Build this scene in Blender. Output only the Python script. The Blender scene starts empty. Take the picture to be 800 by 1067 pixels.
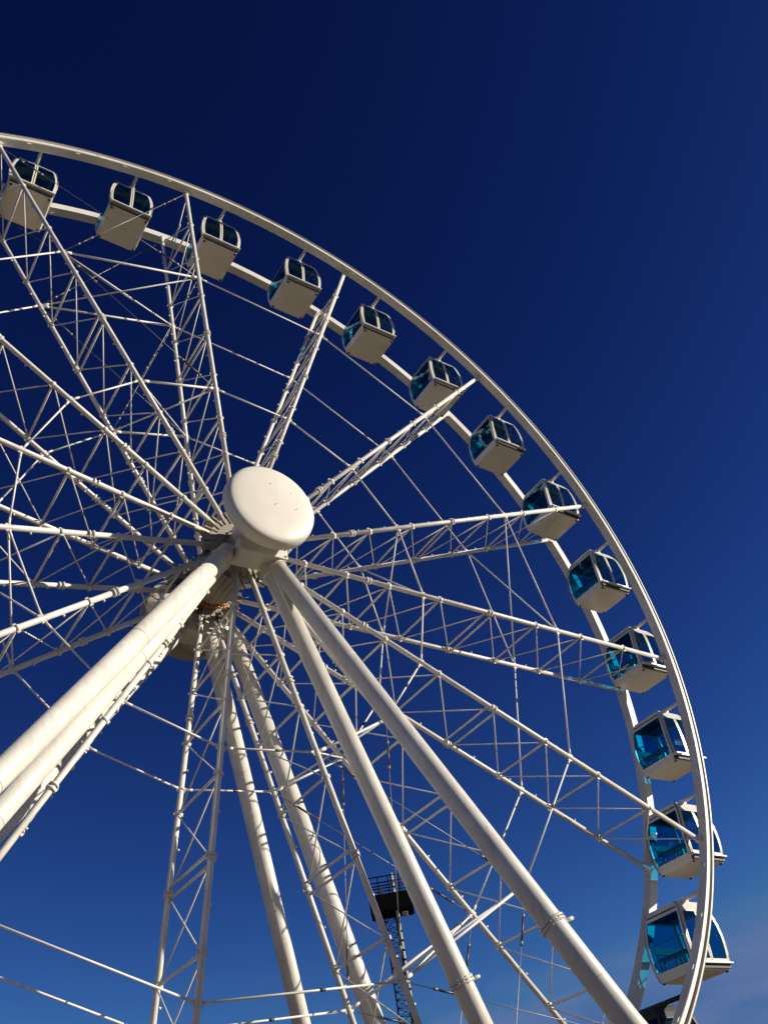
import bpy, bmesh, math, random
from mathutils import Vector, Matrix
random.seed(7)
scene = bpy.context.scene
COL = scene.collection
PI = math.pi
GROUND_Z = -20.6
PHASE = 118.06          # angle of the first spoke, degrees
STEP = 24.0
R_IN = 18.0             # inner radius of the rims
YC = 1.264              # distance of the chord planes from the middle of the wheel
SUN_DIR = Vector((0.74, -0.58, 0.335)).normalized()   # towards the sun

# ------------------------------------------------------------------ materials
def new_mat(name):
    m = bpy.data.materials.new(name); m.use_nodes = True
    nt = m.node_tree
    return m, nt, nt.nodes, nt.links, nt.nodes['Principled BSDF']

def paint(name, base, rough=0.35, rust=0.0, var=0.08, scale=1.2, coat=0.0, streak=0.0):
    m, nt, N, L, b = new_mat(name)
    tc = N.new('ShaderNodeTexCoord')
    n1 = N.new('ShaderNodeTexNoise'); n1.inputs['Scale'].default_value = scale; n1.inputs['Detail'].default_value = 6
    L.new(tc.outputs['Object'], n1.inputs['Vector'])
    r1 = N.new('ShaderNodeValToRGB')
    r1.color_ramp.elements[0].position = 0.35; r1.color_ramp.elements[1].position = 0.7
    r1.color_ramp.elements[0].color = (*[c * (1 - var * 1.6) for c in base], 1)
    r1.color_ramp.elements[1].color = (*base, 1)
    L.new(n1.outputs['Fac'], r1.inputs['Fac'])
    out = r1.outputs['Color']
    # grime specks
    n2 = N.new('ShaderNodeTexNoise'); n2.inputs['Scale'].default_value = scale * 7; n2.inputs['Detail'].default_value = 8
    n2.inputs['Roughness'].default_value = 0.7
    L.new(tc.outputs['Object'], n2.inputs['Vector'])
    r2 = N.new('ShaderNodeValToRGB'); r2.color_ramp.elements[0].position = 0.60; r2.color_ramp.elements[1].position = 0.74
    r2.color_ramp.elements[0].color = (0, 0, 0, 1); r2.color_ramp.elements[1].color = (0.5, 0.5, 0.5, 1)
    L.new(n2.outputs['Fac'], r2.inputs['Fac'])
    mx = N.new('ShaderNodeMixRGB'); mx.inputs['Color2'].default_value = (*[b_ * d for b_, d in zip(base, (0.72, 0.66, 0.58))], 1)
    L.new(r2.outputs['Color'], mx.inputs['Fac']); L.new(out, mx.inputs['Color1']); out = mx.outputs['Color']
    if streak > 0:                         # rain and grime runs drawn out along the height
        mp = N.new('ShaderNodeMapping'); mp.inputs['Scale'].default_value = (5.0, 5.0, 0.35)
        n4 = N.new('ShaderNodeTexNoise'); n4.inputs['Scale'].default_value = 2.2; n4.inputs['Detail'].default_value = 5
        L.new(tc.outputs['Object'], mp.inputs['Vector']); L.new(mp.outputs['Vector'], n4.inputs['Vector'])
        r4 = N.new('ShaderNodeValToRGB'); r4.color_ramp.elements[0].position = 0.50; r4.color_ramp.elements[1].position = 0.78
        r4.color_ramp.elements[0].color = (0, 0, 0, 1); r4.color_ramp.elements[1].color = (streak, streak, streak, 1)
        L.new(n4.outputs['Fac'], r4.inputs['Fac'])
        m4 = N.new('ShaderNodeMixRGB'); m4.inputs['Color2'].default_value = (0.46, 0.40, 0.30, 1)
        L.new(r4.outputs['Color'], m4.inputs['Fac']); L.new(out, m4.inputs['Color1']); out = m4.outputs['Color']
    if rust > 0:
        n3 = N.new('ShaderNodeTexNoise'); n3.inputs['Scale'].default_value = 3.3; n3.inputs['Detail'].default_value = 9
        n3.inputs['Roughness'].default_value = 0.75
        L.new(tc.outputs['Object'], n3.inputs['Vector'])
        r3 = N.new('ShaderNodeValToRGB'); r3.color_ramp.elements[0].position = 0.69 - rust; r3.color_ramp.elements[1].position = 0.74 - rust
        r3.color_ramp.elements[0].color = (0, 0, 0, 1); r3.color_ramp.elements[1].color = (0.75, 0.75, 0.75, 1)
        L.new(n3.outputs['Fac'], r3.inputs['Fac'])
        m3 = N.new('ShaderNodeMixRGB'); m3.inputs['Color2'].default_value = (0.20, 0.105, 0.05, 1)
        L.new(r3.outputs['Color'], m3.inputs['Fac']); L.new(out, m3.inputs['Color1']); out = m3.outputs['Color']
    L.new(out, b.inputs['Base Color'])
    rr = N.new('ShaderNodeMapRange'); rr.inputs['To Min'].default_value = rough - 0.06; rr.inputs['To Max'].default_value = rough + 0.12
    L.new(n1.outputs['Fac'], rr.inputs['Value']); L.new(rr.outputs['Result'], b.inputs['Roughness'])
    b.inputs['Coat Weight'].default_value = coat
    b.inputs['Coat Roughness'].default_value = 0.18
    return m

def metal(name, base, rough=0.45, metallic=0.6):
    m, nt, N, L, b = new_mat(name)
    tc = N.new('ShaderNodeTexCoord'); n1 = N.new('ShaderNodeTexNoise'); n1.inputs['Scale'].default_value = 5
    n1.inputs['Detail'].default_value = 6
    L.new(tc.outputs['Object'], n1.inputs['Vector'])
    r1 = N.new('ShaderNodeValToRGB'); r1.color_ramp.elements[0].color = (*[c * 0.6 for c in base], 1); r1.color_ramp.elements[1].color = (*base, 1)
    L.new(n1.outputs['Fac'], r1.inputs['Fac']); L.new(r1.outputs['Color'], b.inputs['Base Color'])
    b.inputs['Roughness'].default_value = rough; b.inputs['Metallic'].default_value = metallic
    return m

def tinted_glass(name, tint):
    m = bpy.data.materials.new(name); m.use_nodes = True
    nt = m.node_tree; N = nt.nodes; L = nt.links
    for n in list(N): N.remove(n)
    out = N.new('ShaderNodeOutputMaterial'); mix = N.new('ShaderNodeMixShader')
    tr = N.new('ShaderNodeBsdfTransparent'); tr.inputs['Color'].default_value = (*tint, 1)
    gl = N.new('ShaderNodeBsdfGlossy'); gl.inputs['Roughness'].default_value = 0.015; gl.inputs['Color'].default_value = (0.45, 0.72, 1.0, 1)
    fr = N.new('ShaderNodeFresnel')
    # thin pane: the same reflectance from both faces, no total reflection from inside the sheet
    ge = N.new('ShaderNodeNewGeometry'); io = N.new('ShaderNodeMapRange')
    io.inputs['To Min'].default_value = 1.45; io.inputs['To Max'].default_value = 1 / 1.45
    L.new(ge.outputs['Backfacing'], io.inputs['Value']); L.new(io.outputs['Result'], fr.inputs['IOR'])
    tc = N.new('ShaderNodeTexCoord'); nz = N.new('ShaderNodeTexNoise'); nz.inputs['Scale'].default_value = 1.6; nz.inputs['Detail'].default_value = 1
    bp = N.new('ShaderNodeBump'); bp.inputs['Strength'].default_value = 0.012; bp.inputs['Distance'].default_value = 0.05
    L.new(tc.outputs['Object'], nz.inputs['Vector']); L.new(nz.outputs['Fac'], bp.inputs['Height'])
    L.new(bp.outputs['Normal'], gl.inputs['Normal'])
    L.new(fr.outputs['Fac'], mix.inputs['Fac']); L.new(tr.outputs['BSDF'], mix.inputs[1]); L.new(gl.outputs['BSDF'], mix.inputs[2])
    L.new(mix.outputs['Shader'], out.inputs['Surface'])
    return m

M = {}
M['frame'] = paint('cream_white_paint', (0.80, 0.76, 0.66), 0.34, rust=0.012, var=0.08, streak=0.5)
M['chord'] = paint('weathered_white_paint', (0.79, 0.75, 0.66), 0.36, rust=0.055, var=0.10, scale=1.8)
M['rod'] = paint('white_rod_paint', (0.80, 0.77, 0.70), 0.40, rust=0.015, var=0.10)
M['rim'] = paint('glossy_white_rim_paint', (0.77, 0.73, 0.64), 0.45, rust=0.025, var=0.12, scale=0.6)
M['rim'].node_tree.nodes['Principled BSDF'].inputs['Specular IOR Level'].default_value = 0.5
M['pod'] = paint('gondola_white_paint', (0.80, 0.755, 0.65), 0.30, var=0.07, scale=0.9, coat=0.15, streak=0.3)
M['cap'] = paint('cap_white_paint', (0.80, 0.75, 0.64), 0.40, var=0.05, scale=0.8, streak=0.14)
M['hubdark'] = paint('hub_grey_paint', (0.42, 0.37, 0.29), 0.5, rust=0.05, var=0.2)
M['steel'] = metal('dull_dark_steel', (0.10, 0.10, 0.10))
M['rail'] = metal('grey_rail_steel', (0.27, 0.25, 0.22), 0.52, 0.7)
M['cable'] = metal('grey_wire_rope', (0.30, 0.29, 0.28))
M['copper'] = metal('copper_cable', (0.62, 0.28, 0.13), 0.4, 0.7)
M['rubber'] = metal('black_rubber', (0.02, 0.02, 0.022), 0.6, 0.0)
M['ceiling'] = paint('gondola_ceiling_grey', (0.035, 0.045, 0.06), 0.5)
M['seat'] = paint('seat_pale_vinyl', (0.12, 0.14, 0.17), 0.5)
M['glass'] = tinted_glass('blue_tinted_glass', (0.18, 0.69, 0.82))
M['blackglass'] = tinted_glass('smoked_glass', (0.25, 0.27, 0.30))
M['black'] = paint('black_satin_paint', (0.010, 0.010, 0.012), 0.55)
M['mast'] = paint('dark_mast_paint', (0.012, 0.011, 0.012), 0.85)
M['mast'].node_tree.nodes['Principled BSDF'].inputs['Specular IOR Level'].default_value = 0.15
M['mastpole'] = paint('mast_pole_grey', (0.45, 0.43, 0.40), 0.5)

# ------------------------------------------------------------------ mesh helpers
def basis(d):
    d = d.normalized()
    up = Vector((0, 0, 1)) if abs(d.z) < 0.95 else Vector((1, 0, 0))
    u = d.cross(up).normalized(); v = u.cross(d).normalized()
    return u, v

def tube(bm, a, b, r, seg=10, r2=None, cap=True, mi=0):
    a = Vector(a); b = Vector(b); r2 = r if r2 is None else r2
    u, v = basis(b - a)
    A = []; B = []
    for i in range(seg):
        t = 2 * PI * i / seg; o = u * math.cos(t) + v * math.sin(t)
        A.append(bm.verts.new(a + o * r)); B.append(bm.verts.new(b + o * r2))
    for i in range(seg):
        j = (i + 1) % seg
        f = bm.faces.new((A[i], A[j], B[j], B[i])); f.smooth = True; f.material_index = mi
    if cap:
        f = bm.faces.new(list(reversed(A))); f.material_index = mi
        f = bm.faces.new(B); f.material_index = mi

def box(bm, c, s, rot=None, mi=0, bev=0.0):
    r = bmesh.ops.create_cube(bm, size=1.0)
    vs = r['verts']
    mat = Matrix.Translation(Vector(c)) @ (rot.to_4x4() if rot else Matrix.Identity(4)) @ Matrix.Diagonal((*s, 1))
    bmesh.ops.transform(bm, matrix=mat, verts=vs)
    fs = set(f for v in vs for f in v.link_faces)
    for f in fs: f.material_index = mi
    if bev > 0:
        es = list(set(e for v in vs for e in v.link_edges))
        bmesh.ops.bevel(bm, geom=es, offset=bev, segments=2, profile=0.6, affect='EDGES')

def lathe_y(bm, prof, seg=64, mi=0, smooth=True):
    """closed or open profile of (radius, y) spun about the Y axis; radius 0 collapses"""
    rings = []
    for r, y in prof:
        if r < 1e-6: rings.append([bm.verts.new((0, y, 0))])
        else: rings.append([bm.verts.new((r * math.cos(2 * PI * i / seg), y, r * math.sin(2 * PI * i / seg))) for i in range(seg)])
    for a, b in zip(rings[:-1], rings[1:]):
        for i in range(seg):
            j = (i + 1) % seg
            if len(a) == 1 and len(b) == 1: continue
            if len(a) == 1: f = bm.faces.new((a[0], b[i], b[j]))
            elif len(b) == 1: f = bm.faces.new((a[j], a[i], b[0]))
            else: f = bm.faces.new((a[i], b[i], b[j], a[j]))
            f.smooth = smooth; f.material_index = mi

def ring_sweep(bm, prof, seg=180, mi=0):
    """closed polygon profile of (radius, y) swept round the Y axis with hard edges"""
    n = len(prof)
    for k in range(n):
        (r0, y0), (r1, y1) = prof[k], prof[(k + 1) % n]
        A = [bm.verts.new((r0 * math.cos(2 * PI * i / seg), y0, r0 * math.sin(2 * PI * i / seg))) for i in range(seg)]
        B = [bm.verts.new((r1 * math.cos(2 * PI * i / seg), y1, r1 * math.sin(2 * PI * i / seg))) for i in range(seg)]
        for i in range(seg):
            j = (i + 1) % seg
            f = bm.faces.new((A[i], B[i], B[j], A[j])); f.smooth = True; f.material_index = mi

def obj(name, bm, mats, parent=None, recalc=True):
    if recalc: bmesh.ops.recalc_face_normals(bm, faces=bm.faces[:])
    me = bpy.data.meshes.new(name); bm.to_mesh(me); bm.free()
    if not isinstance(mats, (list, tuple)): mats = [mats]
    for m in mats: me.materials.append(m)
    o = bpy.data.objects.new(name, me); COL.objects.link(o)
    if parent: o.parent = parent
    return o

def thing(name, loc, label, cat, group=None):
    o = bpy.data.objects.new(name, None); COL.objects.link(o)
    o.location = loc; o.empty_display_size = 0.3
    o['label'] = label; o['category'] = cat
    if group: o['group'] = group
    return o

def polar(r, deg, y):
    a = math.radians(deg); return Vector((r * math.cos(a), y, r * math.sin(a)))

# ------------------------------------------------------------------ the wheel
wheel = thing('ferris_wheel', (0, 0, 0), 'tall white steel Ferris wheel of lattice spokes between two round rims', 'ferris wheel')

# rims: box girders with a groove in their outward side
def make_rim(side, r0):
    bm = bmesh.new()
    ya, yb, yg = side * 1.235, side * 1.60, side * 1.47
    prof = [(r0, ya), (r0, yb), (r0 + 0.12, yb), (r0 + 0.12, yg), (r0 + 0.19, yg), (r0 + 0.19, side * 1.44), (r0 + 0.30, side * 1.44), (r0 + 0.30, ya)]
    ring_sweep(bm, prof, 240)
    # bolts on the inner face and joint plates of the segments
    for k in range(60):
        d = PHASE + 3 + k * 6
        for dy in (0.10, 0.26):
            p = polar(r0, d, side * (1.235 + dy)); q = polar(r0 - 0.018, d, side * (1.235 + dy))
            tube(bm, p, q, 0.016, 6)
    for k in range(15):
        d = PHASE - 12 - k * STEP
        a = math.radians(d)
        for s in (-1, 1):
            dd = d + s * 0.16
            rot = Matrix.Rotation(-math.radians(dd), 3, 'Y')
            c = polar(r0 + 0.052, dd, side * 1.604)
            box(bm, c, (0.10, 0.012, 0.04), rot)
        # gusset lug at every spoke end
    for k in range(15):
        d = PHASE - k * STEP
        rot = Matrix.Rotation(-math.radians(d), 3, 'Y')
        box(bm, polar(r0 - 0.05, d, side * (YC + 0.06)), (0.10, 0.16, 0.22), rot)
    rim = obj('rim', bm, M['rim'], wheel)
    bm = bmesh.new()
    yl = side * 1.50
    ring_sweep(bm, [(r0 + 0.125, side * 1.474), (r0 + 0.125, yl), (r0 + 0.183, yl), (r0 + 0.183, side * 1.474)], 240)
    obj('groove_shade_fill', bm, M['steel'], rim)  # dark fill ring, deepens the shade of the groove by its colour
    bm = bmesh.new()
    n = 10; cr, cyy, rr = r0 + 0.265, side * 1.515, 0.078
    ring_sweep(bm, [(cr + rr * math.cos(2 * PI * q / n), cyy + rr * math.sin(2 * PI * q / n)) for q in range(n)], 240)
    obj('guide_rail', bm, M['rail'], rim)
    bm = bmesh.new()
    for k in range(60):                    # small lamp housings on the inner face
        d = PHASE - STEP * 0.25 - 3.4 - 6 * k
        rot = Matrix.Rotation(-math.radians(d), 3, 'Y')
        box(bm, polar(r0 - 0.025, d, side * 1.50), (0.05, 0.09, 0.16), rot)
    ring_sweep(bm, [(r0 - 0.012, side * 1.565), (r0 - 0.012, side * 1.58), (r0 - 0.001, side * 1.58), (r0 - 0.001, side * 1.565)], 240)
    obj('lamp_strip', bm, M['pod'], rim)
    return rim
make_rim(-1, 18.0)
make_rim(1, 18.20)

# spokes: front chord, rear chord, struts and crossed rods between them
NODES = [2.2, 3.7, 5.3, 7.35, 9.45, 11.55, 13.7, 15.85]
def chord_bm(side, rad):
    bm = bmesh.new()
    rend = 18.0 if side < 0 else 18.20
    y = side * YC
    tube(bm, (0.85, y, 0), (rend, y, 0), rad, 12)
    tube(bm, (rend - 0.35, y, 0), (rend, y, 0), rad * 0.8, 8, rad * 1.5)
    for r in NODES:                       # clamp collars and lugs
        tube(bm, (r - 0.05, y, 0), (r + 0.05, y, 0), rad * 1.14, 12)
        box(bm, (r, y, rad * 1.15), (0.09, 0.05, 0.08)); box(bm, (r + 0.02, y, -rad * 1.15), (0.08, 0.05, 0.07))
    for r in (9.45, 4.5):                 # flanged joints
        for d in (-0.06, 0.06):
            tube(bm, (r + d - 0.022, y, 0), (r + d + 0.022, y, 0), rad * 1.5, 14)
    for r in (6.66, 12.55):               # ring rod lugs
        box(bm, (r, y, 0), (0.14, 0.05, rad * 3.2), bev=0.01)
    for r in (2.9, 4.9, 6.1, 8.3, 10.5, 12.0, 13.1, 14.8, 16.4):
        tube(bm, (r, y - side * rad * 0.4, rad * 0.9), (r, y - side * rad * 0.4, rad * 1.7), 0.03, 6)
    return bm
def lattice_bm():
    bm = bmesh.new()
    F, B = -YC, YC
    for i, r in enumerate(NODES):
        if i == 4:
            for d in (-0.16, 0.16): tube(bm, (r + d, F, 0), (r + d, B, 0), 0.038, 8)
        else: tube(bm, (r, F, 0), (r, B, 0), 0.038, 8)
    nn = NODES + [17.85]
    for a, b in zip(nn[:-1], nn[1:]):
        tube(bm, (a, F, 0.02), (b, B, 0.02), 0.0205, 6)
        tube(bm, (a, B, -0.034), (b, F, -0.034), 0.0205, 6)
    tube(bm, (16.9, -0.45, 0), (16.9, 0.45, 0), 0.03, 6)
    return bm
lat_me = None
for k in range(15):
    d = PHASE - k * STEP
    if lat_me is None:
        lat = obj('spoke', lattice_bm(), M['rod'], wheel)
        fc = obj('chord', chord_bm(-1, 0.080), M['chord'], lat); rc = obj('chord', chord_bm(1, 0.078), M['chord'], lat)
        lat_me = lat
    else:
        lat = lat_me.copy(); COL.objects.link(lat); lat.parent = wheel
        for src in (fc, rc):
            c = src.copy(); COL.objects.link(c); c.parent = lat
    lat.rotation_euler = (0, -math.radians(d), 0)

# ring rods between neighbouring spokes, crossed rods in the stiffened sectors
R1, R2 = 6.66, 12.55
def rod(a, b, r, sleeve=None, name='tie_rod'):
    bm = bmesh.new(); a = Vector(a); b = Vector(b)
    d = (b - a).normalized(); a2 = a + d * 0.1; b2 = b - d * 0.1
    tube(bm, a2, b2, r, 8)
    for s, e in ((a2, 1), (b2, -1)): tube(bm, s, s + d * e * 0.22, r * 1.25, 8)
    if sleeve is not None:
        c = a2.lerp(b2, sleeve)
        tube(bm, c - d * 0.07, c + d * 0.07, r * 1.3, 8, mi=1)
    return obj(name, bm, [M['rod'], M['steel']], wheel)
def cable(a, b):
    bm = bmesh.new(); d = (b - a).normalized()
    tube(bm, a, b, 0.012, 6)
    for f in (0.16, 0.84):                 # turnbuckles
        c = a.lerp(b, f)
        tube(bm, c - d * 0.32, c + d * 0.32, 0.030, 8, mi=1)
        for o in (-0.38, 0.38): tube(bm, c + d * (o - 0.06), c + d * (o + 0.06), 0.04, 6)
    return obj('bracing_cable', bm, [M['cable'], M['steel']], wheel)
for k in range(15):
    a0, a1 = PHASE - k * STEP, PHASE - (k + 1) * STEP
    stiff = k in (0, 7)
    for rr in (R1, R2):
        for y in (-YC, YC):
            rod(polar(rr, a0, y), polar(rr, a1, y), 0.040 if stiff else 0.0285, 0.42 if k in (6, 8) else None)
    if k in (0, 4, 7, 11):
        for rr in (R1, R2):
            rod(polar(rr, a0, -YC), polar(rr, a1, YC), 0.028); rod(polar(rr, a0, YC), polar(rr, a1, -YC), 0.028)
    if stiff:
        for y in (-YC, YC):
            for ra, rb in ((R1, R2), (R2, 17.95)):
                for p, q in ((a0, a1), (a1, a0)):
                    cable(polar(ra, p, y), polar(rb, q, y))
                    
# hub
bm = bmesh.new()
lathe_y(bm, [(0.0, -3.1), (0.42, -3.1), (0.42, -1.36), (0.98, -1.36), (1.0, -1.33), (1.0, -1.19), (0.98, -1.16), (0.62, -1.16), (0.62, -0.75), (0.78, -0.70), (0.78, 0.70), (0.62, 0.75), (0.62, 1.16), (0.98, 1.16), (1.0, 1.19), (1.0, 1.33), (0.98, 1.36), (0.42, 1.36), (0.42, 2.6), (0.0, 2.6)], 48, smooth=False)
for k in range(15):
    d = PHASE - k * STEP
    rot = Matrix.Rotation(-math.radians(d), 3, 'Y')
    for s in (-1, 1):
        for t in (-0.10, 0.10):
            c = polar(0.98, d, s * YC) + rot @ Vector((0, 0, t))
            box(bm, c, (0.42, 0.26, 0.035), rot)
        tube(bm, polar(0.98, d, s * YC) + rot @ Vector((0, 0, -0.16)), polar(0.98, d, s * YC) + rot @ Vector((0, 0, 0.16)), 0.05, 8)
for k in range(24):
    d = k * 15 + 4
    for s in (-1, 1):
        tube(bm, polar(0.52, d, s * 1.36), polar(0.52, d, s * 1.42), 0.03, 6)
    tube(bm, polar(0.79, d, -0.66), polar(0.79, d, 0.66), 0.022, 5)
hub = obj('hub', bm, M['hubdark'], wheel)
# copper slip ring cables wrapped below the rear of the hub
bm = bmesh.new()
ring_sweep(bm, [(0.60, 0.80), (0.70, 0.80), (0.70, 1.06), (0.60, 1.06)], 48)
for k in range(46):
    d = random.uniform(0, 360); y = 0.80 + random.uniform(0, 0.25); l = random.uniform(12, 40)
    r = 0.69 + random.uniform(0, 0.13)
    pts = [polar(r if 0 < t < 4 else 0.66, d + l * t / 4, y + random.uniform(-0.03, 0.03)) for t in range(5)]
    for p, q in zip(pts[:-1], pts[1:]): tube(bm, p, q, 0.022, 6)
obj('slip_ring', bm, M['copper'], hub)
for k in range(20):                        # junction boxes with a cable tail round the flanges
    d = k * 18 + random.uniform(-3, 3); s = -1 if k % 2 else 1
    rot = Matrix.Rotation(-math.radians(d), 3, 'Y')
    bm = bmesh.new()
    c = polar(0.92 + random.uniform(0, 0.12), d, s * (YC - 0.24))
    box(bm, c, (0.18, 0.16, 0.14), rot)
    e = polar(1.5, d + 5, s * (YC - 0.12))
    tube(bm, c, c.lerp(e, 0.5) + Vector((0, 0, -0.06)), 0.020, 5); tube(bm, c.lerp(e, 0.5) + Vector((0, 0, -0.06)), e, 0.020, 5)
    obj('junction_box', bm, M['steel'], hub)

CAP_STUDS = ((-0.06, 0.62, 0.06), (0.06, 0.40, 0.025), (0.04, -0.12, 0.08), (0.59, 0.47, 0.025), (0.70, -0.12, 0.06))
# front hub cap: shallow domed disc with a round shoulder
bm = bmesh.new()
prof = [(0.0, -3.565), (0.4, -3.558), (0.8, -3.54), (1.08, -3.515), (1.235, -3.49), (1.305, -3.46), (1.35, -3.415), (1.37, -3.35), (1.385, -3.28), (1.385, -3.08), (1.35, -3.06), (0.0, -3.06)]
lathe_y(bm, prof, 96)
hcap = obj('hub_cap', bm, M['cap'], wheel)
bm = bmesh.new()
for x, z, h in CAP_STUDS:
    tube(bm, (x, -3.52, z), (x, -3.54 - h, z), 0.009, 6)
obj('cap_stud', bm, M['frame'], hcap)
# rear cap: open ring with bars
bm = bmesh.new()
ring_sweep(bm, [(1.35, 2.70), (1.45, 2.70), (1.46, 2.74), (1.46, 3.00), (1.40, 3.06), (1.35, 3.06)], 72)
for k in range(10):
    d = k * 36 + 8; rot = Matrix.Rotation(-math.radians(d), 3, 'Y')
    box(bm, polar(0.88, d, 2.74), (0.96, 0.06, 0.07), rot)
ring_sweep(bm, [(0.40, 2.68), (0.56, 2.68), (0.56, 2.80), (0.40, 2.80)], 48)
rcap = obj('rear_cap', bm, M['hubdark'], wheel)
bm = bmesh.new()
lathe_y(bm, [(0.0, 2.96), (1.345, 2.96), (1.345, 2.99), (0.0, 3.02)], 64)
obj('cover_plate', bm, M['cap'], rcap)

# ------------------------------------------------------------------ support frame
support = thing('support_frame', (0, 0, GROUND_Z), 'thick white tubular legs splayed from the hub that carry the wheel', 'support frame')
OFF = Vector((0, 0, -GROUND_Z))
LEGS = [  # top, foot, collar position
    ((-0.778, -2.016, -0.90), (-15.132, -5.94, -20.592), 0.72),
    ((-0.717, -1.944, -0.90), (-14.127, -2.34, -20.592), 0.72),
    ((0.447, -2.016, -1.044), (7.444, -2.286, -20.592), 0.578),
    ((0.532, -2.088, -0.90), (6.637, -9.0, -20.592), 0.578),
    ((0.389, 1.944, -0.90), (8.268, 9.0, -20.592), 0.60),
    ((1.101, 1.80, -0.90), (7.454, 2.286, -20.592), 0.60),
    ((-0.471, 1.944, -0.90), (-14.474, 2.34, -20.592), 0.60),
]
for t, f, cpos in LEGS:
    t = Vector(t) + OFF; f = Vector(f) + OFF; d = (f - t).normalized()
    bm = bmesh.new()
    tube(bm, t, f, 0.255, 40, 0.275)
    c = t.lerp(f, 0.02); tube(bm, c - d * 0.03, c + d * 0.03, 0.285, 40)
    for s in (0.2, 0.42, 0.64, 0.86):      # faint weld seams
        c = t.lerp(f, s); r_ = 0.255 + 0.02 * s; tube(bm, c - d * 0.012, c + d * 0.012, r_ + 0.004, 40)
    leg = obj('leg', bm, M['frame'], support)
    bm = bmesh.new()
    c = t.lerp(f, cpos)
    for s in (-0.04, 0.04): tube(bm, c + d * (s - 0.022), c + d * (s + 0.022), 0.308, 36)
    tube(bm, c + Vector((0.25, -0.12, 0.04)), c + Vector((0.42, -0.20, 0.08)), 0.04, 8)
    u, v = basis(d)
    for k in range(14):
        o = (u * math.cos(k * PI / 7) + v * math.sin(k * PI / 7)) * 0.289
        tube(bm, c + o - d * 0.085, c + o + d * 0.085, 0.013, 6)
    obj('collar', bm, M['frame'], leg)
    bm = bmesh.new()
    fx = Vector((f.x, f.y, 0.06)); box(bm, fx, (1.3, 1.3, 0.12), bev=0.02)
    obj('base_plate', bm, M['hubdark'], leg)
for s in (-1, 1):                          # bearing housing with a cross beam under the axle
    bm = bmesh.new()
    cx = 0.10 if s < 0 else 0.25
    box(bm, Vector((cx, s * 2.15, -0.95)) + OFF, (1.50, 0.80, 0.42), bev=0.04)
    box(bm, Vector((cx - 0.1, s * 2.15, -0.46)) + OFF, (0.62, 0.5, 0.58), bev=0.04)
    tube(bm, Vector((0, s * 1.78, 0)) + OFF, Vector((0, s * 2.52, 0)) + OFF, 0.50, 32)
    for x in (-0.62, -0.2, 0.25, 0.7):
        for z in (-0.83, -1.07):
            tube(bm, Vector((cx + x, s * 2.54, z)) + OFF, Vector((cx + x, s * 2.59, z)) + OFF, 0.03, 6)
    box(bm, Vector((cx + 0.58, s * 2.2, -0.48)) + OFF, (0.34, 0.5, 0.20), Matrix.Rotation(0.3, 3, 'Y'), bev=0.02)
    box(bm, Vector((cx + 0.80, s * 2.2, -0.66)) + OFF, (0.30, 0.62, 0.05), Matrix.Rotation(0.55, 3, 'Y'))
    obj('bearing_housing', bm, M['frame'], support)

# ------------------------------------------------------------------ gondolas
PROF_X = [(-0.10, 0.57), (-0.25, 0.635), (-0.43, 0.705), (-0.62, 0.765), (-0.88, 0.825), (-1.15, 0.858), (-1.38, 0.865), (-1.60, 0.855), (-1.80, 0.83), (-2.00, 0.79), (-2.18, 0.745)]
PROF_Y = [(-0.10, 0.61), (-0.25, 0.70), (-0.43, 0.785), (-0.62, 0.82), (-0.88, 0.842), (-1.15, 0.855), (-1.38, 0.857), (-1.60, 0.852), (-1.80, 0.84), (-2.00, 0.815), (-2.18, 0.775)]
def pw(z, PROF=None):
    PROF = PROF or PROF_X
    for (z0, w0), (z1, w1) in zip(PROF[:-1], PROF[1:]):
        if z <= z0 + 1e-9 and z >= z1 - 1e-9:
            t = (z0 - z) / (z0 - z1); return w0 + (w1 - w0) * t
    return PROF[0][1] if z > PROF[0][0] else PROF[-1][1]
SIDE = {'front': lambda u, n, z: (u, -n, z), 'back': lambda u, n, z: (-u, n, z), 'left': lambda u, n, z: (-n, -u, z), 'right': lambda u, n, z: (n, u, z)}
def half(side, z):
    """(half width along the side, distance of the side from the middle)"""
    return (pw(z, PROF_X), pw(z, PROF_Y)) if side in ('front', 'back') else (pw(z, PROF_Y), pw(z, PROF_X))
def strip(bm, side, u0, u1, z0, z1, out=0.0, t=0.05, nz=9, mi=0, mitre=0.0):
    """curved prism following the barrel profile; u0, u1 give the two edges for a half width w"""
    f = SIDE[side]; rows = []
    for i in range(nz + 1):
        z = z0 + (z1 - z0) * i / nz; w, n = half(side, z)
        a, b = u0(w), u1(w)
        rows.append([(a, n + out, z), (b, n + out, z), (b, n + out - t, z), (a, n + out - t, z)])
    V = [[bm.verts.new(f(*p)) for p in r] for r in rows]
    # separate vertices for the outer and inner skins keep the edges crisp
    for a, b in zip(V[:-1], V[1:]):
        for i in range(4):
            j = (i + 1) % 4; fc = bm.faces.new((a[i], a[j], b[j], b[i])); fc.material_index = mi
    bm.faces.new(V[0]).material_index = mi; bm.faces.new(V[-1]).material_index = mi
ZT, ZB = -0.41, -1.91        # window band
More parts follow.
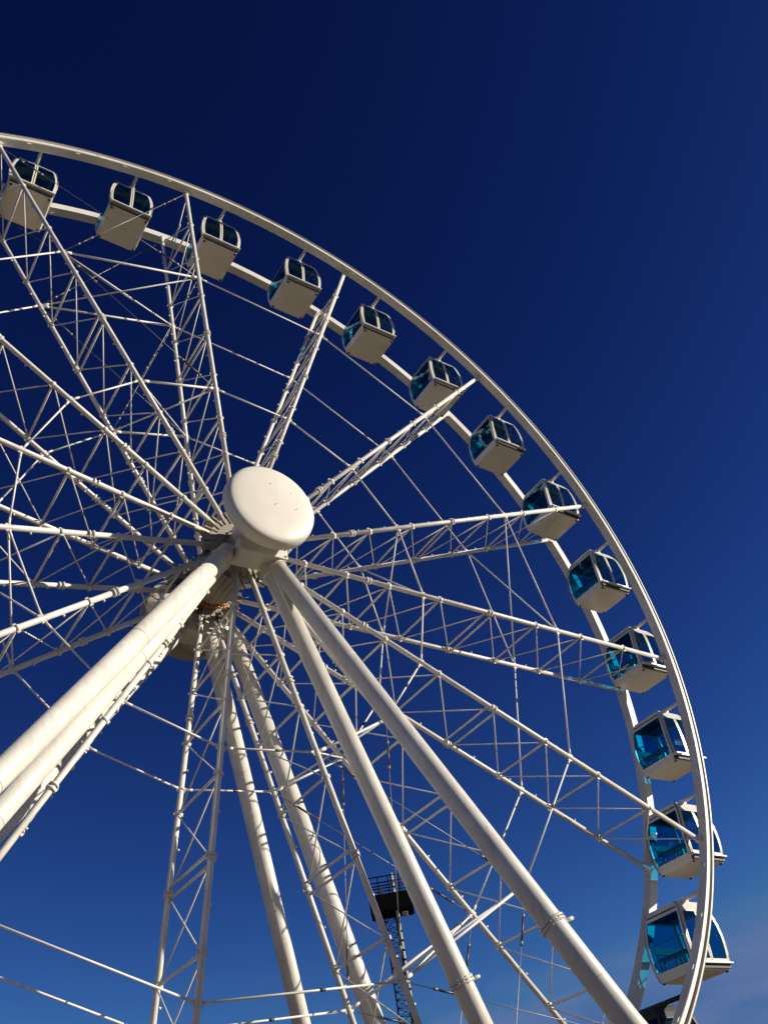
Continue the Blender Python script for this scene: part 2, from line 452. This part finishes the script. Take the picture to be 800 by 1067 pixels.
def make_gondola(name, loc, label, group, paint_m, glass_m):
    t = thing(name, loc, label, 'gondola', group)
    # shell: roof, fascia, corner posts, skirt, floor
    bm = bmesh.new()
    n = 10; grid = []
    rx, ry = pw(-0.10, PROF_X), pw(-0.10, PROF_Y)
    for i in range(n + 1):
        row = []
        for j in range(n + 1):
            x = -1 + 2 * i / n; y = -1 + 2 * j / n
            h = 0.10 * (1 - abs(x) ** 3) * (1 - abs(y) ** 3)
            row.append(bm.verts.new((x * rx, y * ry, -0.10 + h)))
        grid.append(row)
    for i in range(n):
        for j in range(n):
            fc = bm.faces.new((grid[i][j], grid[i + 1][j], grid[i + 1][j + 1], grid[i][j + 1])); fc.smooth = True
    for sd in SIDE:
        strip(bm, sd, lambda w: -w, lambda w: w, -0.10, ZT, t=0.04, nz=4)
        strip(bm, sd, lambda w: -w, lambda w: w, ZB, -2.18, t=0.05, nz=4)
        for s in (-1, 1):
            strip(bm, sd, lambda w: s * w, lambda w: s * (w - (0.11 if sd in ('left', 'right') else 0.085)), ZT, ZB, t=0.05, nz=12)
    w, w2 = pw(-2.18, PROF_X), pw(-2.18, PROF_Y)
    box(bm, (0, 0, -2.165), (2 * w - 0.02, 2 * w2 - 0.02, 0.034))     # underside plate
    w, w2 = pw(-1.95, PROF_X), pw(-1.95, PROF_Y)
    box(bm, (0, 0, -1.94), (2 * w - 0.11, 2 * w2 - 0.11, 0.03))       # floor
    shell = obj('cabin_shell', bm, paint_m, t)
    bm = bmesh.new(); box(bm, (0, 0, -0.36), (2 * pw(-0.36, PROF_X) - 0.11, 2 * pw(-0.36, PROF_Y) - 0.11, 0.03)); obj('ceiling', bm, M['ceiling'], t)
    w, w2 = pw(-2.18, PROF_X), pw(-2.18, PROF_Y)
    for sx in (-1, 1):
        for sy in (-1, 1):
            bm = bmesh.new()
            tube(bm, (sx * (w - 0.07), sy * (w2 - 0.07), -2.175), (sx * (w - 0.07), sy * (w2 - 0.07), -2.215), 0.045, 10)
            obj('rubber_foot', bm, M['rubber'], t)
    # side and back windows
    for sd in ('left', 'right', 'back'):
        bm = bmesh.new()
        strip(bm, sd, lambda w: -(w - 0.08), lambda w: w - 0.08, ZT + 0.005, ZB - 0.005, out=-0.015, t=0.016, nz=16)
        win = obj('window', bm, glass_m, t)
        bm = bmesh.new()                   # dark gasket line in the fascia above the pane
        strip(bm, sd, lambda w: -(w - 0.08), lambda w: w - 0.08, ZT + 0.15, ZT + 0.105, out=0.005, t=0.02, nz=1)
        obj('gasket', bm, M['rubber'], win)
    # two door leaves in front
    zt, zb = ZT + 0.01, ZB - 0.01
    for s in (-1, 1):
        bm = bmesh.new()
        strip(bm, 'front', lambda w: s * 0.015, lambda w: s * 0.06, zt, zb, 0.012, 0.05, 12)
        strip(bm, 'front', lambda w: s * (w - 0.122), lambda w: s * (w - 0.087), zt, zb, 0.012, 0.05, 12)
        strip(bm, 'front', lambda w: s * 0.06, lambda w: s * (w - 0.122), zt, zt - 0.05, 0.012, 0.05, 2)
        strip(bm, 'front', lambda w: s * 0.06, lambda w: s * (w - 0.122), zb + 0.06, zb, 0.012, 0.05, 2)
        door = obj('door', bm, paint_m, t)
        bm = bmesh.new()
        strip(bm, 'front', lambda w: s * 0.056, lambda w: s * (w - 0.118), zt - 0.045, zb + 0.055, out=-0.012, t=0.016, nz=16)
        obj('window_pane', bm, glass_m, door)
    # door sill: ledge that stands proud of the front, black strip below it standing in for the recess shade
    bm = bmesh.new()
    ws, ny = pw(-1.99, PROF_X), pw(-1.99, PROF_Y)
    box(bm, (0, -ny - 0.05, -2.00), (2 * ws + 0.05, 0.17, 0.05), bev=0.012)
    box(bm, (0, -ny - 0.035, -1.957), (2 * ws - 0.02, 0.07, 0.036), bev=0.008)
    sill = obj('door_sill', bm, paint_m, t)
    bm = bmesh.new()
    box(bm, (0, -ny - 0.005, -2.085), (2 * pw(-2.1, PROF_X) - 0.02, 0.07, 0.11))
    obj('sill_shade_strip', bm, M['rubber'], sill)
    # low bench, handrails
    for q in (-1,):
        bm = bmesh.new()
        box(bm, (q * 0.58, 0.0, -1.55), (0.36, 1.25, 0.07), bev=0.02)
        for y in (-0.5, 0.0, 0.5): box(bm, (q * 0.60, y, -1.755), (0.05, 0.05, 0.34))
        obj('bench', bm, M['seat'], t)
    bm = bmesh.new()
    box(bm, (0.0, 0.755, -1.22), (1.30, 0.05, 0.22), bev=0.015)
    for x in (-0.5, 0.5): box(bm, (x, 0.755, -1.62), (0.04, 0.04, 0.62))
    obj('backrest', bm, M['rubber'], t)
    bm = bmesh.new()
    box(bm, (0.1, 0.1, -0.42), (0.55, 0.70, 0.12), bev=0.03)
    obj('ceiling_unit', bm, M['steel'], t)
    bm = bmesh.new()
    for q in (-1, 1): tube(bm, (q * 0.80, -0.65, -1.12), (q * 0.80, 0.65, -1.12), 0.018, 8)
    tube(bm, (-0.80, 0.65, -1.12), (-0.78, 0.70, -1.92), 0.016, 8); tube(bm, (0.80, 0.65, -1.12), (0.78, 0.70, -1.92), 0.016, 8)
    obj('handrail', bm, M['frame'], t)
    # axle: through the roof, out to both rims
    bm = bmesh.new()
    tube(bm, (0, -1.30, 0), (0, 1.30, 0), 0.065, 14)
    for s in (-1, 1):
        box(bm, (0, s * 0.52, -0.03), (0.26, 0.14, 0.14), bev=0.03)
    obj('axle', bm, paint_m, t)
    return t

GROUP = 'white gondolas hung between the rims'
LABELS = [
    'white gondola at the far upper left, crossed by the leftmost spoke end',
    'white gondola second from the left on the top arc, crossed by a thin slanting rod',
    'white gondola on the top arc just right of the steep spoke above the hub cap',
    'white gondola just left of the spoke leaning to the upper right above the hub cap',
    'white gondola just right of the spoke leaning to the upper right above the hub cap',
    'white gondola whose lower corner is grazed by the slanting spoke right of the hub cap',
    'white gondola hanging clear between the slanting spoke and the nearly level spoke',
    'white gondola crossed by the nearly level spoke to the right of the hub',
    'white gondola hanging clear just below the nearly level spoke',
    'white gondola crossed by the spoke that slopes gently down to the right',
    'white gondola hanging clear, third from the bottom of the white row at right',
    'white gondola crossed by the steeply falling spoke near the right edge',
    'lowest white gondola at the right, behind the glaring bright stretch of rim',
]
first = None
def copy_tree(o, parent=None):
    c = o.copy(); COL.objects.link(c)
    if parent: c.parent = parent
    for ch in o.children: copy_tree(ch, c)
    return c
for i in range(13):
    rel = 0.25 + 0.5 * i - 0.02 * max(0.0, 1 - i / 5)
    p = polar(18.09 + 0.10 * max(0.0, 1 - i / 6), PHASE - STEP * rel, 0)
    if first is None:
        first = make_gondola('gondola', p, LABELS[i], GROUP, M['pod'], M['glass'])
    else:
        g = copy_tree(first); g.location = p; g['label'] = LABELS[i]
    (first if i == 0 else g).rotation_euler = (random.uniform(-0.01, 0.01), (0.055 if i < 8 else 0.02) + random.uniform(-0.012, 0.012), 0)
make_gondola('gondola', polar(18.09, PHASE - STEP * 6.75, 0), 'black gondola with only its roof showing at the bottom right, below the white ones', None, M['black'], M['blackglass'])

# ------------------------------------------------------------------ the mast behind
mx, my = 27.6, 34.0
def mast():
    d1 = Vector((0.5612, 0.7956)) ; 
    dist = 62.0
    base = Vector((-10.5683, -21.2335)) + d1 / d1.length * dist
    camz = -17.3117
    zpb = camz + dist * 0.2785          # underside of the platform
    t = thing('mast', (base.x, base.y, GROUND_Z), 'dark lattice mast with a railed platform seen between the wheel legs', 'mast')
    t.rotation_euler = (0, 0, math.atan2(-d1.x, d1.y))
    h = zpb - GROUND_Z
    bm = bmesh.new()
    # three legs and lacing
    P = [Vector((-0.62, 0, 0)), Vector((0.10, -0.35, 0)), Vector((0.10, 0.40, 0))]
    n = 46
    for k in range(3):
        tube(bm, P[k], P[k] + Vector((0, 0, h)), 0.05, 8)
    for i in range(n):
        z0, z1 = h * i / n, h * (i + 1) / n
        for k in range(3):
            a, b = P[k], P[(k + 1) % 3]
            if i % 2: a, b = b, a
            tube(bm, a + Vector((0, 0, z0)), b + Vector((0, 0, z1)), 0.022, 5)
            tube(bm, a + Vector((0, 0, z1)), b + Vector((0, 0, z1)), 0.018, 5)
    obj('lattice_tower', bm, M['mast'], t)
    bm = bmesh.new()
    tube(bm, (0.22, -0.5, 0), (0.22, -0.5, h + 2.3), 0.11, 12)
    for i in range(int(h / 0.55)):
        tube(bm, (0.22, -0.5, i * 0.55), (0.22, -0.5, i * 0.55 + 0.12), 0.135, 12, mi=1)
    obj('ladder_tube', bm, [M['mastpole'], M['mast']], t)
    bm = bmesh.new()
    box(bm, (-0.05, 0, h + 0.06), (2.7, 1.9, 0.12)); 
    for sx in (-1, 1): box(bm, (-0.05 + sx * 1.33, 0, h + 0.55), (0.05, 1.9, 0.9))
    for sy in (-1, 1): box(bm, (-0.05, sy * 0.93, h + 0.55), (2.7, 0.05, 0.9))
    for i in range(7): box(bm, (-1.2 + i * 0.38, 0, h - 0.04), (0.06, 1.8, 0.10))
    obj('platform', bm, M['mast'], t)
    bm = bmesh.new()
    for sy in (-1, 1):
        for i in range(5):
            x = -1.38 + i * 0.665
            tube(bm, (x, sy * 0.93, h + 0.9), (x, sy * 0.93, h + 2.1), 0.035, 6)
        for z in (1.35, 1.72, 2.08): tube(bm, (-1.4, sy * 0.93, h + z), (1.3, sy * 0.93, h + z), 0.04, 6)
    for sx in (-1.38, 1.28):
        for z in (1.35, 1.72, 2.08): tube(bm, (sx, -0.93, h + z), (sx, 0.93, h + z), 0.04, 6)
    obj('railing', bm, M['mast'], t)
    bm = bmesh.new()
    for x, z in ((-1.15, 1.15), (-0.55, 1.25), (0.7, -0.35)):
        box(bm, (x, -0.80, h + z), (0.34, 0.28, 0.26), Matrix.Rotation(0.3, 3, 'X'), bev=0.03)
        tube(bm, (x, -0.80, h + z - 0.2), (x, -0.80, h + z), 0.03, 6)
    obj('floodlight', bm, M['mastpole'], t)
mast()

# ------------------------------------------------------------------ ground
def ground():
    bm = bmesh.new()
    s = 2500
    vs = [bm.verts.new((x * s, y * s, GROUND_Z)) for x, y in ((-1, -1), (1, -1), (1, 1), (-1, 1))]
    bm.faces.new(vs)
    m, nt, N, L, b = new_mat('granite_paving')
    tc = N.new('ShaderNodeTexCoord')
    br = N.new('ShaderNodeTexBrick'); br.inputs['Scale'].default_value = 1.0
    br.inputs['Color1'].default_value = (0.19, 0.132, 0.068, 1); br.inputs['Color2'].default_value = (0.16, 0.11, 0.056, 1); br.inputs['Mortar'].default_value = (0.06, 0.048, 0.032, 1)
    nz = N.new('ShaderNodeTexNoise'); nz.inputs['Scale'].default_value = 0.3; nz.inputs['Detail'].default_value = 8
    mxn = N.new('ShaderNodeMixRGB'); mxn.blend_type = 'MULTIPLY'; mxn.inputs['Fac'].default_value = 0.4
    L.new(tc.outputs['Object'], br.inputs['Vector']); L.new(tc.outputs['Object'], nz.inputs['Vector'])
    L.new(br.outputs['Color'], mxn.inputs['Color1']); L.new(nz.outputs['Fac'], mxn.inputs['Color2'])
    L.new(mxn.outputs['Color'], b.inputs['Base Color']); b.inputs['Roughness'].default_value = 0.85
    o = obj('ground', bm, m); o['kind'] = 'structure'; o['label'] = 'tan stone paving under the wheel'
ground()

# ------------------------------------------------------------------ sky and sun
el = math.asin(SUN_DIR.z); az = math.atan2(SUN_DIR.x, SUN_DIR.y)
w = bpy.data.worlds.new('World'); scene.world = w; w.use_nodes = True
nt = w.node_tree; N = nt.nodes; L = nt.links
bg = N['Background']
sky = N.new('ShaderNodeTexSky'); sky.sky_type = 'NISHITA'; sky.sun_disc = False
sky.sun_elevation = el; sky.sun_rotation = az
sky.altitude = 0; sky.air_density = 1.0; sky.dust_density = 0.3; sky.ozone_density = 3.0
# deep polarised blue: a per channel grade of the sky's own colour
SKY_STRENGTH = 0.06
sep = N.new('ShaderNodeSeparateColor'); comb = N.new('ShaderNodeCombineColor')
L.new(sky.outputs['Color'], sep.inputs['Color'])
for ch, (gain, power, top) in {'Red': (7.3, 2.35, 0.058), 'Green': (7.6, 2.41, 0.125), 'Blue': (4.6, 2.02, 0.295)}.items():
    prev = sep.outputs[ch]
    for op, val in (('MULTIPLY', SKY_STRENGTH), ('POWER', power), ('MULTIPLY', gain), ('MINIMUM', top), ('DIVIDE', SKY_STRENGTH)):
        mn = N.new('ShaderNodeMath'); mn.operation = op; mn.inputs[1].default_value = val
        L.new(prev, mn.inputs[0]); prev = mn.outputs[0]
    L.new(prev, comb.inputs[ch])
# a few thin wisps of cloud low over the horizon
tcw = N.new('ShaderNodeTexCoord'); mpw = N.new('ShaderNodeMapping'); mpw.inputs['Scale'].default_value = (1.0, 1.0, 5.0)
mpw.inputs['Location'].default_value = (0.35, 0.2, 0.0)
nzw = N.new('ShaderNodeTexNoise'); nzw.inputs['Scale'].default_value = 3.2; nzw.inputs['Detail'].default_value = 7; nzw.inputs['Roughness'].default_value = 0.55
rpw = N.new('ShaderNodeValToRGB'); rpw.color_ramp.elements[0].position = 0.50; rpw.color_ramp.elements[1].position = 0.80
sxw = N.new('ShaderNodeSeparateXYZ'); mrw = N.new('ShaderNodeMapRange'); mrw.interpolation_type = 'SMOOTHSTEP'
mrw.inputs['From Min'].default_value = 0.25; mrw.inputs['From Max'].default_value = 0.12; mrw.inputs['To Min'].default_value = 0.0; mrw.inputs['To Max'].default_value = 0.6
mlw = N.new('ShaderNodeMath'); mlw.operation = 'MULTIPLY'
mxw = N.new('ShaderNodeMixRGB'); mxw.inputs['Color2'].default_value = (0.26 / SKY_STRENGTH, 0.25 / SKY_STRENGTH, 0.36 / SKY_STRENGTH, 1)
L.new(tcw.outputs['Generated'], mpw.inputs['Vector']); L.new(mpw.outputs['Vector'], nzw.inputs['Vector']); L.new(nzw.outputs['Fac'], rpw.inputs['Fac'])
L.new(tcw.outputs['Generated'], sxw.inputs['Vector']); L.new(sxw.outputs['Z'], mrw.inputs['Value'])
L.new(rpw.outputs['Color'], mlw.inputs[0]); L.new(mrw.outputs['Result'], mlw.inputs[1])
L.new(mlw.outputs[0], mxw.inputs['Fac']); L.new(comb.outputs['Color'], mxw.inputs['Color1'])
L.new(mxw.outputs['Color'], bg.inputs['Color'])
bg.inputs['Strength'].default_value = SKY_STRENGTH

sd = bpy.data.lights.new('sun', 'SUN'); sd.energy = 5.0; sd.angle = math.radians(0.5); sd.color = (1.0, 0.92, 0.79)
so = bpy.data.objects.new('sun', sd); COL.objects.link(so)
so.rotation_euler = SUN_DIR.to_track_quat('Z', 'Y').to_euler()

# ------------------------------------------------------------------ camera
cd = bpy.data.cameras.new('camera'); cam = bpy.data.objects.new('camera', cd); COL.objects.link(cam)
cd.sensor_fit = 'HORIZONTAL'; cd.sensor_width = 36.0; cd.lens = 36.0 * 983.158 / 800.0
cd.clip_start = 0.1; cd.clip_end = 10000
right = Vector((0.83664, -0.52611, -0.15246)); up = Vector((-0.23391, -0.59484, 0.76906)); fwd = Vector((0.4953, 0.60776, 0.62073))
mat = Matrix((( right.x, up.x, -fwd.x), (right.y, up.y, -fwd.y), (right.z, up.z, -fwd.z))).to_4x4()
mat.translation = Vector((-10.5683, -21.2335, -17.3117))
cam.matrix_world = mat
scene.camera = cam

scene.view_settings.view_transform = 'Standard'
scene.view_settings.look = 'None'
scene.view_settings.gamma = 1.0
scene.view_settings.exposure = 0.25
scene.view_settings.use_curve_mapping = False
scene.cycles.max_bounces = 8
scene.cycles.transparent_max_bounces = 24
